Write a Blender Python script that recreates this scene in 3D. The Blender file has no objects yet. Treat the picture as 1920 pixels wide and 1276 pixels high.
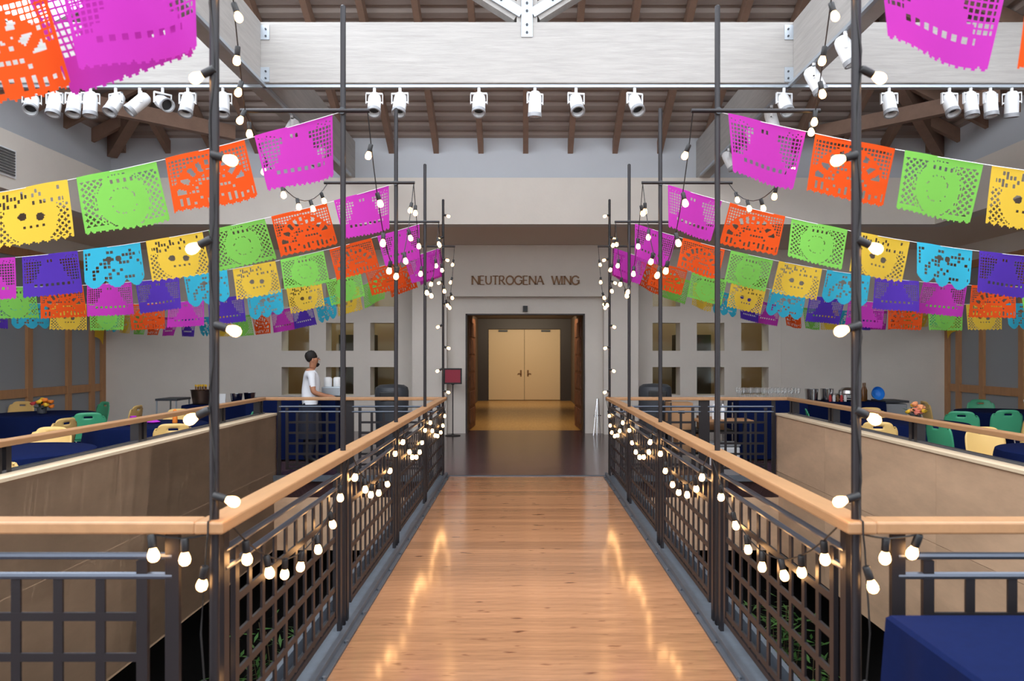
import bpy, bmesh, math, random
from mathutils import Vector, Matrix, Euler
R = random.Random(7)
S = bpy.context.scene
COL = S.collection
PI = math.pi
# ------------------------------------------------------------------ camera, world, lights, exposure
F = 1440.0; VX, VY = 981.0, 664.0; EYE = 1.70; CX = -0.044      # pixels of a 1920x1276 frame
cam = bpy.data.objects.new('camera', bpy.data.cameras.new('camera')); COL.objects.link(cam)
cam.location = (CX, 0, EYE); cam.rotation_euler = (PI/2, 0, 0)
cam.data.sensor_width = 36; cam.data.lens = F/1920*36
cam.data.shift_x = -(VX-960)/1920; cam.data.shift_y = (VY-638)/1920
cam.data.clip_start = 0.05; cam.data.clip_end = 200
cam.data.dof.use_dof = True; cam.data.dof.focus_distance = 8.5; cam.data.dof.aperture_fstop = 3.2
S.camera = cam
def P(px, py, d):
    return Vector((CX+(px-VX)*d/F, d, EYE+(VY-py)*d/F))
w = bpy.data.worlds.new('sky'); S.world = w; w.use_nodes = True
bg = w.node_tree.nodes['Background']; bg.inputs[0].default_value = (0.86, 0.93, 1.0, 1); bg.inputs[1].default_value = 3.6
def area(name, loc, rot, sx, sy, power, col):
    l = bpy.data.lights.new(name, 'AREA'); l.shape = 'RECTANGLE'; l.size = sx; l.size_y = sy; l.energy = power; l.color = col
    o = bpy.data.objects.new(name, l); COL.objects.link(o); o.location = loc; o.rotation_euler = rot; return o
area('skylight_daylight', (-4.9, 4.6, 7.9), (0, math.radians(-27), 0), 5.0, 11.0, 560, (0.95, 0.97, 1.0))
area('easel_side_added_daylight', (4.9, 4.2, 7.9), (0, math.radians(27), 0), 5.0, 5.0, 330, (0.97, 0.97, 1.0))  # added light over an unseen skylight, brightens the opposite parapet
area('rear_added_fill', (0, -1.5, 7.6), (math.radians(20), 0, 0), 9.0, 4.0, 60, (1.0, 0.97, 0.93))  # added overhead fill behind the camera, no skylight is built here
S.view_settings.view_transform = 'Standard'; S.view_settings.look = 'None'
S.view_settings.exposure = 0.16; S.view_settings.gamma = 1.0; S.view_settings.use_curve_mapping = False

# ------------------------------------------------------------------ materials
def lin(c):
    return tuple(((v/255)/12.92 if v/255 <= .04045 else ((v/255+.055)/1.055)**2.4) for v in c)+(1,)
MATS = {}
def mat(name, rgb, rough=.6, metal=0, noise=None, scale=(1, 1, 1), dark=.8, bump=0, bscale=40, rnd=0, spec=.5, coat=0, coords='Object'):
    if name in MATS: return MATS[name]
    m = bpy.data.materials.new(name); m.use_nodes = True; nt = m.node_tree; b = nt.nodes['Principled BSDF']
    base = lin(rgb); b.inputs['Base Color'].default_value = base
    b.inputs['Roughness'].default_value = rough; b.inputs['Metallic'].default_value = metal
    b.inputs['Specular IOR Level'].default_value = spec
    if coat: b.inputs['Coat Weight'].default_value = coat; b.inputs['Coat Roughness'].default_value = .12
    out = None
    if noise or bump:
        tc = nt.nodes.new('ShaderNodeTexCoord'); mp = nt.nodes.new('ShaderNodeMapping'); mp.inputs['Scale'].default_value = scale
        nt.links.new(tc.outputs[coords], mp.inputs[0])
    if noise:
        n = nt.nodes.new('ShaderNodeTexNoise'); n.inputs['Scale'].default_value = noise; n.inputs['Detail'].default_value = 6; n.inputs['Roughness'].default_value = .65
        nt.links.new(mp.outputs[0], n.inputs[0])
        r = nt.nodes.new('ShaderNodeValToRGB'); r.color_ramp.elements[0].position = .3; r.color_ramp.elements[1].position = .7
        r.color_ramp.elements[0].color = tuple(v*dark for v in base[:3])+(1,); r.color_ramp.elements[1].color = base
        nt.links.new(n.outputs[0], r.inputs[0]); out = r.outputs[0]
    if rnd:
        oi = nt.nodes.new('ShaderNodeObjectInfo'); mr = nt.nodes.new('ShaderNodeMapRange'); mr.inputs[3].default_value = 1-rnd; mr.inputs[4].default_value = 1+rnd*.6
        nt.links.new(oi.outputs['Random'], mr.inputs[0])
        hs = nt.nodes.new('ShaderNodeHueSaturation'); nt.links.new(mr.outputs[0], hs.inputs['Value'])
        if out: nt.links.new(out, hs.inputs['Color'])
        else: hs.inputs['Color'].default_value = base
        out = hs.outputs[0]
    if out: nt.links.new(out, b.inputs['Base Color'])
    if bump:
        n2 = nt.nodes.new('ShaderNodeTexNoise'); n2.inputs['Scale'].default_value = bscale; n2.inputs['Detail'].default_value = 4
        nt.links.new(mp.outputs[0], n2.inputs[0])
        bp = nt.nodes.new('ShaderNodeBump'); bp.inputs['Strength'].default_value = bump; bp.inputs['Distance'].default_value = .01
        nt.links.new(n2.outputs[0], bp.inputs['Height']); nt.links.new(bp.outputs[0], b.inputs['Normal'])
    MATS[name] = m; return m
def emit(name, rgb, strength):
    m = bpy.data.materials.new(name); m.use_nodes = True; nt = m.node_tree; nt.nodes.clear()
    e = nt.nodes.new('ShaderNodeEmission'); e.inputs[0].default_value = rgb+(1,); e.inputs[1].default_value = strength
    o = nt.nodes.new('ShaderNodeOutputMaterial'); nt.links.new(e.outputs[0], o.inputs[0]); MATS[name] = m; return m
def paper(name, rgb):
    m = bpy.data.materials.new(name); m.use_nodes = True; nt = m.node_tree; nt.nodes.clear()
    d = nt.nodes.new('ShaderNodeBsdfDiffuse'); t = nt.nodes.new('ShaderNodeBsdfTranslucent'); x = nt.nodes.new('ShaderNodeMixShader'); x.inputs[0].default_value = .45
    d.inputs[0].default_value = lin(rgb); t.inputs[0].default_value = lin(rgb)
    o = nt.nodes.new('ShaderNodeOutputMaterial')
    nt.links.new(d.outputs[0], x.inputs[1]); nt.links.new(t.outputs[0], x.inputs[2]); nt.links.new(x.outputs[0], o.inputs[0]); MATS[name] = m; return m
def glass(name, tint, rough=.05, mixf=.15):
    m = bpy.data.materials.new(name); m.use_nodes = True; nt = m.node_tree; nt.nodes.clear()
    t = nt.nodes.new('ShaderNodeBsdfTransparent'); t.inputs[0].default_value = tint+(1,)
    g = nt.nodes.new('ShaderNodeBsdfGlossy'); g.inputs['Roughness'].default_value = rough
    x = nt.nodes.new('ShaderNodeMixShader'); x.inputs[0].default_value = mixf
    o = nt.nodes.new('ShaderNodeOutputMaterial')
    nt.links.new(t.outputs[0], x.inputs[1]); nt.links.new(g.outputs[0], x.inputs[2]); nt.links.new(x.outputs[0], o.inputs[0]); MATS[name] = m; return m
M_wall = mat('plaster_cream', (226, 219, 210), .85, noise=1.2, dark=.93, bump=.15, bscale=25)
M_band = mat('plaster_eave_shade', (196, 200, 206), .85, noise=1.0, dark=.95)  # shade of the eaves on the upper band put into the colour
M_soffit = mat('plaster_soffit', (228, 210, 192), .9)
M_glulam = mat('whitewashed_glulam', (176, 172, 168), .8, noise=3, scale=(.6, .6, 9), dark=.78, bump=.2, bscale=12)
M_rafter = mat('rafter_timber', (146, 116, 98), .7, noise=4, scale=(1, 1, 1), dark=.75)
M_deck = mat('corrugated_steel_deck', (160, 146, 138), .6, metal=.1)
M_ply_l = mat('plywood', (214, 178, 146), .55, noise=1.5, scale=(1, .6, 2.0), dark=.68, rnd=.05)
M_ply_r = M_ply_l
M_rail = mat('handrail_oak', (176, 132, 92), .4, noise=5, scale=(3, .5, 3), dark=.8)
M_steel = mat('painted_steel', (38, 35, 38), .4, metal=.3)
M_steelbar = mat('steel_tube', (84, 90, 102), .3, metal=.6)
M_curb = mat('galvanised_channel', (104, 112, 122), .45, metal=.5, noise=8, dark=.75)
M_plank = mat('pine_plank', (186, 134, 96), .13, noise=2.6, scale=(1.1, 12, 1), dark=.62, rnd=.2)
def knots(m):
    nt = m.node_tree; b = nt.nodes['Principled BSDF']; src = b.inputs['Base Color'].links[0].from_socket
    tc = nt.nodes.new('ShaderNodeTexCoord'); oi = nt.nodes.new('ShaderNodeObjectInfo'); ad = nt.nodes.new('ShaderNodeVectorMath'); ad.operation = 'ADD'
    mp = nt.nodes.new('ShaderNodeMapping'); mp.inputs['Scale'].default_value = (5, 16, 1)
    nt.links.new(tc.outputs['Object'], ad.inputs[0]); nt.links.new(oi.outputs['Location'], ad.inputs[1]); nt.links.new(ad.outputs[0], mp.inputs[0])
    n = nt.nodes.new('ShaderNodeTexNoise'); n.inputs['Scale'].default_value = 1.0; n.inputs['Detail'].default_value = 2; nt.links.new(mp.outputs[0], n.inputs[0])
    r = nt.nodes.new('ShaderNodeValToRGB'); r.color_ramp.elements[0].position = .66; r.color_ramp.elements[1].position = .76; nt.links.new(n.outputs[0], r.inputs[0])
    mx = nt.nodes.new('ShaderNodeMixRGB'); mx.inputs[2].default_value = lin((96, 56, 36)); nt.links.new(r.outputs[0], mx.inputs[0]); nt.links.new(src, mx.inputs[1]); nt.links.new(mx.outputs[0], b.inputs['Base Color'])
knots(M_plank)
M_frame = mat('timber_frame', (190, 140, 96), .6, noise=4, scale=(3, 3, .6), dark=.8)
M_panel = mat('frosted_panel', (150, 154, 158), .5)
M_navy = mat('navy_cloth', (13, 25, 64), .95, noise=30, dark=.85, spec=.08)
M_green = mat('green_plastic', (66, 160, 118), .4)
M_yellow = mat('yellow_plastic', (226, 188, 116), .45)
M_chrome = mat('chrome', (200, 200, 202), .2, metal=1)
M_black = mat('black_plastic', (26, 26, 28), .5)
M_dgrey = mat('charcoal_plastic', (58, 62, 68), .5)
M_white = mat('white_enamel', (232, 234, 236), .4)
M_gunplate = mat('zinc_plate', (178, 186, 194), .45, metal=.6)
M_door = mat('cream_door', (222, 196, 156), .5)
M_dark = mat('dark_wood_frame', (52, 44, 42), .5)
M_corr = mat('corridor_wall', (96, 80, 66), .8)
M_carved = mat('carved_door_wood', (128, 80, 52), .65, noise=9, scale=(1, 1, .7), dark=.3, bump=.8, bscale=14)
M_corfloor = mat('corridor_oak', (206, 156, 84), .25, noise=3, scale=(6, .6, 1), dark=.8)
M_tan = mat('gallery_wall', (176, 150, 118), .8)
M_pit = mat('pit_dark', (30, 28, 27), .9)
M_leaf = mat('leaf_green', (62, 104, 46), .5, rnd=.2)
M_stem = mat('stem_brown', (80, 66, 44), .8)
M_cable = mat('black_cable', (24, 22, 22), .6)
M_bulb = emit('bulb_glow', (1.0, .52, .2), 15)
M_brass = mat('bronze_letter', (124, 90, 60), .5, metal=.5)
M_skin = mat('skin', (176, 122, 92), .6)
M_hair = mat('hair_black', (28, 22, 20), .7)
M_shirt = mat('white_shirt', (222, 224, 230), .85)
M_trouser = mat('dark_apron', (24, 28, 46), .85)
M_red = mat('sign_red', (160, 44, 66), .6)
M_card = mat('cardboard', (176, 134, 96), .8)
M_copper = mat('tub_metal', (120, 100, 90), .3, metal=.9)
M_blue = mat('blue_bowl_plastic', (40, 130, 220), .35)
M_bottle = mat('amber_bottle', (110, 70, 30), .2)
M_orangefl = mat('flower_orange', (236, 130, 40), .7)
M_yellowfl = mat('flower_yellow', (240, 190, 50), .7)
M_redfl = mat('flower_red', (190, 60, 60), .7)
M_purplefl = mat('napkin_purple', (190, 50, 200), .7)
M_glass = glass('clear_glass', (.97, .98, .98), .03, .2)
M_pane = glass('skylight_glass', (.97, .98, 1.0), .05, .06)
M_vent = mat('vent_grille', (84, 84, 84), .6)
def brick_mat():
    m = mat('brick_paver', (92, 70, 70), .2); nt = m.node_tree; b = nt.nodes['Principled BSDF']
    tc = nt.nodes.new('ShaderNodeTexCoord'); br = nt.nodes.new('ShaderNodeTexBrick')
    br.inputs['Scale'].default_value = 4.6; br.inputs['Mortar Size'].default_value = .012; br.inputs['Color1'].default_value = lin((104, 78, 78)); br.inputs['Color2'].default_value = lin((78, 58, 62)); br.inputs['Mortar'].default_value = lin((54, 44, 46))
    br.inputs['Brick Width'].default_value = 1.0; br.inputs['Row Height'].default_value = .5
    nt.links.new(tc.outputs['Object'], br.inputs[0]); nt.links.new(br.outputs[0], b.inputs['Base Color']); return m
M_brick = brick_mat()
FLAG = {'pink': paper('paper_pink', (192, 62, 178)), 'orange': paper('paper_orange', (228, 86, 36)), 'green': paper('paper_green', (130, 202, 90)),
        'yellow': paper('paper_yellow', (230, 192, 70)), 'blue': paper('paper_blue', (62, 178, 208)), 'purple': paper('paper_purple', (88, 58, 172))}

# ------------------------------------------------------------------ mesh helpers
class MB:
    def __init__(s): s.v = []; s.f = []; s.mi = []; s.cur = 0
    def add(s, vs, fs):
        o = len(s.v); s.v += [tuple(p) for p in vs]; s.f += [tuple(i+o for i in f) for f in fs]; s.mi += [s.cur]*len(fs); return s
    def box(s, x0, x1, y0, y1, z0, z1):
        return s.add([(x0,y0,z0),(x1,y0,z0),(x1,y1,z0),(x0,y1,z0),(x0,y0,z1),(x1,y0,z1),(x1,y1,z1),(x0,y1,z1)],
                     [(3,2,1,0),(4,5,6,7),(0,1,5,4),(1,2,6,5),(2,3,7,6),(3,0,4,7)])
    def beam(s, a, b, w, h, up=(0,0,1)):          # box of section w x h from a to b
        a = Vector(a); b = Vector(b); d = (b-a).normalized(); u = Vector(up); sd = d.cross(u)
        if sd.length < 1e-4: sd = d.cross(Vector((1,0,0)))
        sd.normalize(); u = sd.cross(d)
        vs = [p+sd*i*w/2+u*j*h/2 for p in (a, b) for i, j in ((-1,-1),(1,-1),(1,1),(-1,1))]
        return s.add(vs, [(3,2,1,0),(4,5,6,7),(0,1,5,4),(1,2,6,5),(2,3,7,6),(3,0,4,7)])
    def tube(s, pts, r, n=8, cap=True):
        pts = [Vector(p) for p in pts]; rr = r if isinstance(r, (list, tuple)) else [r]*len(pts); vs = []
        up = Vector((0,0,1))
        for i, p in enumerate(pts):
            d = (pts[min(i+1, len(pts)-1)]-pts[max(i-1, 0)]).normalized()
            a = d.cross(up)
            if a.length < .05: a = d.cross(Vector((1,0,0)))
            a.normalize(); b = a.cross(d)
            vs += [p+(a*math.cos(t*2*PI/n)+b*math.sin(t*2*PI/n))*rr[i] for t in range(n)]
        fs = [(i*n+t, i*n+(t+1)%n, (i+1)*n+(t+1)%n, (i+1)*n+t) for i in range(len(pts)-1) for t in range(n)]
        if cap: fs += [tuple(range(n))[::-1], tuple(range((len(pts)-1)*n, len(pts)*n))]
        return s.add(vs, fs)
    def lathe(s, prof, n=16, c=(0,0,0), axis='z', caps=True):
        vs = []; 
        for r, h in prof:
            for t in range(n):
                x, y = r*math.cos(2*PI*t/n), r*math.sin(2*PI*t/n)
                vs.append((c[0]+x, c[1]+y, c[2]+h) if axis == 'z' else (c[0]+x, c[1]+h, c[2]+y))
        k = len(prof)
        fs = [(i*n+t, i*n+(t+1)%n, (i+1)*n+(t+1)%n, (i+1)*n+t) for i in range(k-1) for t in range(n)]
        if axis == 'y': fs = [f[::-1] for f in fs]
        if caps and prof[0][0] > 1e-4: fs.append(tuple(range(n))[::-1])
        if caps and prof[-1][0] > 1e-4: fs.append(tuple(range((k-1)*n, k*n)))
        return s.add(vs, fs)
    def mesh(s, name, mats, smooth=False):
        me = bpy.data.meshes.new(name); me.from_pydata(s.v, [], s.f); me.update()
        for m in (mats if isinstance(mats, (list, tuple)) else [mats]): me.materials.append(m)
        if any(s.mi): me.polygons.foreach_set('material_index', s.mi)
        if smooth:
            me.polygons.foreach_set('use_smooth', [True]*len(me.polygons))
            me.set_sharp_from_angle(angle=math.radians(40))
        return me
    def obj(s, name, mats, parent=None, smooth=False, bevel=0):
        o = bpy.data.objects.new(name, s.mesh(name, mats, smooth)); COL.objects.link(o)
        if bevel:
            b = o.modifiers.new('b', 'BEVEL'); b.width = bevel; b.segments = 2; b.limit_method = 'ANGLE'
        if parent: o.parent = parent
        return o
def link(name, me, parent=None, loc=(0,0,0), rot=(0,0,0), scale=None):
    o = bpy.data.objects.new(name, me); COL.objects.link(o); o.location = loc; o.rotation_euler = rot
    if scale: o.scale = scale
    if parent: o.parent = parent
    return o
def tag(o, label, cat, group=None):
    o['label'] = label; o['category'] = cat
    if group: o['group'] = group
    return o
def thing(name, label, cat, loc=(0,0,0), rz=0, group=None):
    o = bpy.data.objects.new(name, None); COL.objects.link(o); o.location = loc; o.rotation_euler = (0,0,rz); o.empty_display_size = .1
    return tag(o, label, cat, group)
def struct(o): o['kind'] = 'structure'; return o
_bc = {}
def boxmesh(name, sx, sy, sz, m):
    k = (round(sx,4), round(sy,4), round(sz,4), m.name)
    if k not in _bc: _bc[k] = MB().box(-sx/2, sx/2, -sy/2, sy/2, -sz/2, sz/2).mesh(name, m)
    return _bc[k]
def bpart(name, parent, m, x0, x1, y0, y1, z0, z1):
    return link(name, boxmesh(name, x1-x0, y1-y0, z1-z0, m), parent, ((x0+x1)/2, (y0+y1)/2, (z0+z1)/2))
SIDE = {-1: 'red sign side', 1: 'chrome easel side'}
ORD = ['zeroth', 'first', 'second', 'third', 'fourth', 'fifth', 'sixth', 'seventh', 'eighth', 'ninth', 'tenth', 'eleventh', 'twelfth', 'thirteenth', 'fourteenth', 'fifteenth', 'sixteenth', 'seventeenth', 'eighteenth']
HR = 1.10           # handrail height
PY = [2.80, 4.80, 6.80, 8.80, 10.80]       # pole depths
RX = 1.17
WX = 3.53           # well half width (plywood face)

# ------------------------------------------------------------------ setting: floors
def sbox(name, m, *a): return struct(MB().box(*a).obj(name, m))
sbox('floor', M_brick, -9.4, 9.4, 10.75, 17.2, -.3, 0)            # far landing
sbox('floor', M_brick, -9.4, 9.4, -4, 2.66, -.3, 0)               # near landing
sbox('floor', M_brick, -9.4, -WX-.1, 2.66, 10.75, -.3, 0)
sbox('floor', M_brick, WX+.1, 9.4, 2.66, 10.75, -.3, 0)
br = struct(thing('floor', 'bridge deck', 'floor')); del br['label'], br['category']; br.name = 'floor_bridge'
bridge = br
k = 0; y = 2.66
while y < 10.74:
    d = min(.135, 10.745-y); bpart('plank', bridge, M_plank, -1.07, 1.07, y+.0008, y+d-.0008, -.03, 0.0); y += .135; k += 1
MB().box(-1.30, 1.30, 2.66, 10.75, -.30, -.034).obj('deck_frame', M_steel, bridge)
for s in (-1, 1):
    m = MB(); x0, x1 = (1.072, 1.34) if s > 0 else (-1.34, -1.072)
    m.box(x0, x1, 2.66, 10.75, -.03, .012)
    xi = 1.10*s; m.box(min(xi, xi+.03*s), max(xi, xi+.03*s), 2.66, 10.75, .012, .05)
    xo = 1.30*s; m.box(min(xo, xo+.03*s), max(xo, xo+.03*s), 2.66, 10.75, .012, .085)
    m.obj('edge_channel', M_curb, bridge)
    bm = MB()
    yy = 3.0
    while yy < 10.6: bm.lathe([(.012, 0), (.012, .012), (.0, .016)], 8, (1.09*s-.008*s, yy, .012)); yy += .5
    bm.obj('bolt_row', M_curb, bridge)
# pit below
sbox('floor_lower', M_pit, -6, 6, 1.5, 13, -3.8, -3.6)
sbox('wall_pit', M_pit, -5.2, -5.0, 1.5, 13, -3.6, -.3)
sbox('wall_pit', M_pit, 5.0, 5.2, 1.5, 13, -3.6, -.3)
sbox('wall_pit', M_pit, -5.2, 5.2, 12.2, 12.4, -3.6, -.3)
sbox('wall_pit', M_pit, -5.2, 5.2, 1.3, 1.5, -3.6, -.3)

# ------------------------------------------------------------------ parapets (plywood clad) and far/near pit faces
def parapet(s, name):
    t = struct(thing(name, '', '')); del t['label'], t['category']
    xin = WX*s; xo = (WX+.12)*s
    a, b = min(xin, xo), max(xin, xo)
    MB().box(a+.02, b, 2.66, 10.86, -1.02, .83).obj('core', M_ply_l, t)
    ys = [2.66, 4.2, 6.65, 9.1, 10.86]
    for i in range(4):
        for z0, z1 in ((-1.04, .055), (.06, .845)):
            xx0, xx1 = (xin-.0, xin+.019) if s > 0 else (xin-.019, xin)
            bpart('plywood_panel', t, M_ply_l, xx0, xx1, ys[i]+.002, ys[i+1]-.002, z0, z1)
    c0, c1 = sorted(((WX-.02)*s, (WX+.17)*s))
    MB().box(c0, c1, 2.66, 10.88, .847, .872).obj('coping', mat('coping_birch', (222, 200, 170), .5), t)
    return t
parapet(-1, 'wall_left_parapet'); parapet(1, 'wall_right_parapet')
t = struct(thing('wall_far_pit', '', '')); del t['label'], t['category']
for x0, x1 in ((-WX, -2.4), (-2.396, -1.32), (1.32, 2.396), (2.4, WX)):
    bpart('plywood_panel', t, M_ply_l, x0, x1, 10.75, 10.77, -1.04, -.07)
MB().box(-WX, WX, 10.70, 10.76, -.07, .01).obj('edge_channel', M_curb, t)
t = struct(thing('wall_near_pit', '', '')); del t['label'], t['category']
for x0, x1 in ((-WX, -1.32), (1.32, WX)):
    bpart('plywood_panel', t, M_ply_l, x0, x1, 2.63, 2.65, -1.04, -.01)

# ------------------------------------------------------------------ setting: walls
YB = 17.0
def wall_with_holes(name, x0, x1, y0, y1, z0, z1, xs, zs):
    m = MB(); xc = sorted({x0, x1, *[v for p in xs for v in p]}); zc = sorted({z0, z1, *[v for p in zs for v in p]})
    for i in range(len(xc)-1):
        for j in range(len(zc)-1):
            if any(abs(xc[i]-p[0]) < 1e-6 for p in xs) and any(abs(zc[j]-q[0]) < 1e-6 for q in zs): continue
            m.box(xc[i], xc[i+1], y0, y1, zc[j], zc[j+1])
    return struct(m.obj(name, M_wall))
wx = [(2.82, 3.43), (3.80, 4.41), (4.78, 5.39)]; wz = [(.80, 1.42), (1.78, 2.40), (2.76, 3.38)]
wall_with_holes('wall_back_left', -9.4, -2.3, YB, YB+.5, 0, 4.02, [(-b, -a) for a, b in wx[::-1]], wz)
wall_with_holes('wall_back_right', 2.3, 9.4, YB, YB+.5, 0, 4.02, wx, wz)
n = 1
for s in (-1, 1):
    for a, b in wx:
        for c, d in wz:
            x0, x1 = sorted((a*s, b*s))
            o = struct(MB().box(x0, x1, YB+.46, YB+.47, c, d).obj('window_%d' % n, glass('niche_glass', (.86, .93, .90), .05, .015) if 'niche_glass' not in MATS else MATS['niche_glass'])); n += 1
# wall joint strip on the easel side
sbox('trim_1', M_wall, 5.66, 5.675, YB-.012, YB, 0, 4.02)
# gallery rooms behind the niches
for s in (-1, 1):
    x0, x1 = sorted((1.9*s, 6.6*s))
    sbox('wall_gallery', M_tan, x0, x1, 20.4, 20.5, -.1, 4.1)
    for xx in (x0, x1-.1): sbox('wall_gallery', M_tan, xx, xx+.1, YB+.5, 20.4, -.1, 4.1)
    sbox('ceiling_gallery', M_tan, x0, x1, YB+.5, 20.5, 4.02, 4.1)
    sbox('floor_gallery', M_corfloor, x0, x1, YB+.5, 20.5, -.1, 0)
    for q, xx in enumerate((2.6, 4.3)):
        bx = MB().box(-.45, .45, 0, .5, 0, 2.2); o = bx.obj('display_cabinet', M_dark); o.location = (xx*s, 19.6, 0)
        tag(o, 'tall dark display cabinet behind square openings, %s wing doors, %s' % ('nearer the' if q == 0 else 'farther from', SIDE[s]), 'cabinet')
    l = area('gallery_lamp', (4.2*s, 18.9, 3.9), (0, 0, 0), 2.5, 1.0, 28, (1, .86, .66))
# portal block
m = MB()
m.box(-2.4, -1.67, 16.3, YB, 0, 4.02); m.box(1.67, 2.4, 16.3, YB, 0, 4.02); m.box(-1.67, 1.67, 16.3, YB, 2.93, 4.02)
m.box(-1.67, -1.28, 16.55, YB, 0, 2.93); m.box(1.28, 1.67, 16.55, YB, 0, 2.93); m.box(-1.28, 1.28, 16.55, YB, 2.57, 2.93)
struct(m.obj('wall_portal', M_wall))
m = MB(); m.box(-1.285, -1.25, 16.53, YB+.02, 0, 2.57); m.box(1.25, 1.285, 16.53, YB+.02, 0, 2.57); m.box(-1.285, 1.285, 16.53, YB+.02, 2.545, 2.575)
struct(m.obj('trim_portal', M_dark))
# corridor
CY = 28.4
sbox('floor_corridor', M_corfloor, -1.9, 1.9, 17.2, CY+.2, -.1, 0)
sbox('wall_corridor_left', M_corr, -1.9, -1.7, YB, CY, 0, 3.0); sbox('wall_corridor_right', M_corr, 1.7, 1.9, YB, CY, 0, 3.0)
sbox('ceiling_corridor', M_corr, -1.9, 1.9, YB, CY, 3.0, 3.1)
m = MB(); m.box(-1.9, -1.33, CY-.25, CY+.1, 0, 3.0); m.box(1.33, 1.9, CY-.25, CY+.1, 0, 3.0); m.box(-1.33, 1.33, CY-.25, CY+.1, 2.63, 3.0)
struct(m.obj('wall_corridor_end', M_dark))
sbox('wall_corridor_backing', M_dark, -1.33, 1.33, CY+.1, CY+.2, 0, 2.65)
for s in (-1, 1):
    d = struct(MB().box(*sorted((.006*s, 1.32*s)), CY-.04, CY+.02, .02, 2.62).obj('door_%d' % (1 if s < 0 else 2), M_door, bevel=.004))
    h = MB().tube([(.13*s, CY-.04, .98), (.13*s, CY-.10, .98), (.20*s, CY-.10, 1.0), (.25*s, CY-.10, .97)], .014).obj('handle', M_brass, d)
    MB().box(*sorted((.10*s, .16*s)), CY-.05, CY-.04, .88, 1.12).obj('handle_plate', M_brass, d)
    MB().box(*sorted((.62*s, .95*s)), CY-.12, CY-.04, 2.53, 2.6).obj('door_closer', M_dgrey, d)
    # carved leaf standing open just inside the portal
    leaf = MB().box(0, .06, 0, 1.26, .02, 2.53)
    for r_ in range(6):
        for c_ in range(2): leaf.box(-.02, .0, .1+c_*.56, .58+c_*.56, .15+r_*.39, .47+r_*.39)
    o = struct(leaf.obj('door_%d' % (3 if s < 0 else 4), M_carved)); o.location = (1.25*s, YB+.04, 0); o.rotation_euler = (0, 0, math.radians(3)*s); o.scale = (s, 1, 1)
area('corridor_lamp', (0, 18.0, 2.93), (math.radians(48), 0, 0), 2.4, .8, 80, (1, .80, .55))
area('corridor_door_fill', (0, 25.0, 2.9), (math.radians(62), 0, 0), 2.4, .4, 75, (1, .83, .6))  # added fill aimed at the end doors, no fixture modelled
o = MB().box(-.05, .05, -.1, 0, -.06, .06).obj('camera_box', M_black); o.location = (0.0, 16.55, 2.68)
tag(o, 'small black sensor box above the wing doorway', 'sensor')
# soffit and fascia
ZF0, ZF1, YF, XF = 4.02, 4.85, 13.7, 7.3
m = MB(); m.box(-9.4, 9.4, YF+.3, YB+.1, ZF0+.005, ZF0+.06); m.box(-9.4, -XF-.3, -4, YF+.3, ZF0+.005, ZF0+.06); m.box(XF+.3, 9.4, -4, YF+.3, ZF0+.005, ZF0+.06)
struct(m.obj('ceiling_soffit', M_soffit))
sbox('wall_back_fascia', M_wall, -XF, XF, YF, YF+.3, ZF0, ZF1)
sbox('wall_left_fascia', M_wall, -XF-.3, -XF, -4, YF+.3, ZF0, ZF1); sbox('wall_right_fascia', M_wall, XF, XF+.3, -4, YF+.3, ZF0, ZF1)
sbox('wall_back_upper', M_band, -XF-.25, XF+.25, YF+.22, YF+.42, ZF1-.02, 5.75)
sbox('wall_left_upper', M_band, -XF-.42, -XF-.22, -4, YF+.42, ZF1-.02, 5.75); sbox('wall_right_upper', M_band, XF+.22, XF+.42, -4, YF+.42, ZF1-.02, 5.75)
sbox('wall_rear', M_wall, -9.4, 9.4, -4.2, -4.0, 0, 4.08)
# vent on left fascia
t = thing('wall_vent', 'dark rectangular vent grille set in the upper side wall', 'vent', (-XF, 10.55, 4.40))
MB().box(0, .015, -.42, .42, -.2, .2).obj('frame', M_white, t)
for i in range(9): bpart('slat', t, M_vent, .012, .03, -.38, .38, -.17+i*.04, -.145+i*.04)
# timber framed side walls
for s in (-1, 1):
    t = struct(thing('wall_left' if s < 0 else 'wall_right', '', '')); del t['label'], t['category']
    X = 9.3*s; a, b = sorted((X, X+.1*s))
    yy = [2.4, 4.4, 6.4, 8.4, 10.4, 11.65, 13.15, 14.4, 15.65, 16.5, 16.93]
    for i, v in enumerate(yy): bpart('post', t, M_frame, *sorted((X-.02*s, X+.14*s)), v-.07, v+.07, 0, 3.66)
    for z in (.98, 3.58): bpart('rail', t, M_frame, *sorted((X+.0*s, X+.12*s)), -4, 17.0, z-.08, z+.08)
    for i in range(len(yy)-1):
        for z0, z1 in ((.02, .9), (1.06, 3.5)): bpart('panel', t, M_panel, *sorted((X+.04*s, X+.08*s)), yy[i]+.07, yy[i+1]-.07, z0, z1)
    MB().box(*sorted((X+.02*s, X+.12*s)), -4, 17.0, 3.66, 4.02).obj('header', M_wall, t)

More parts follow.
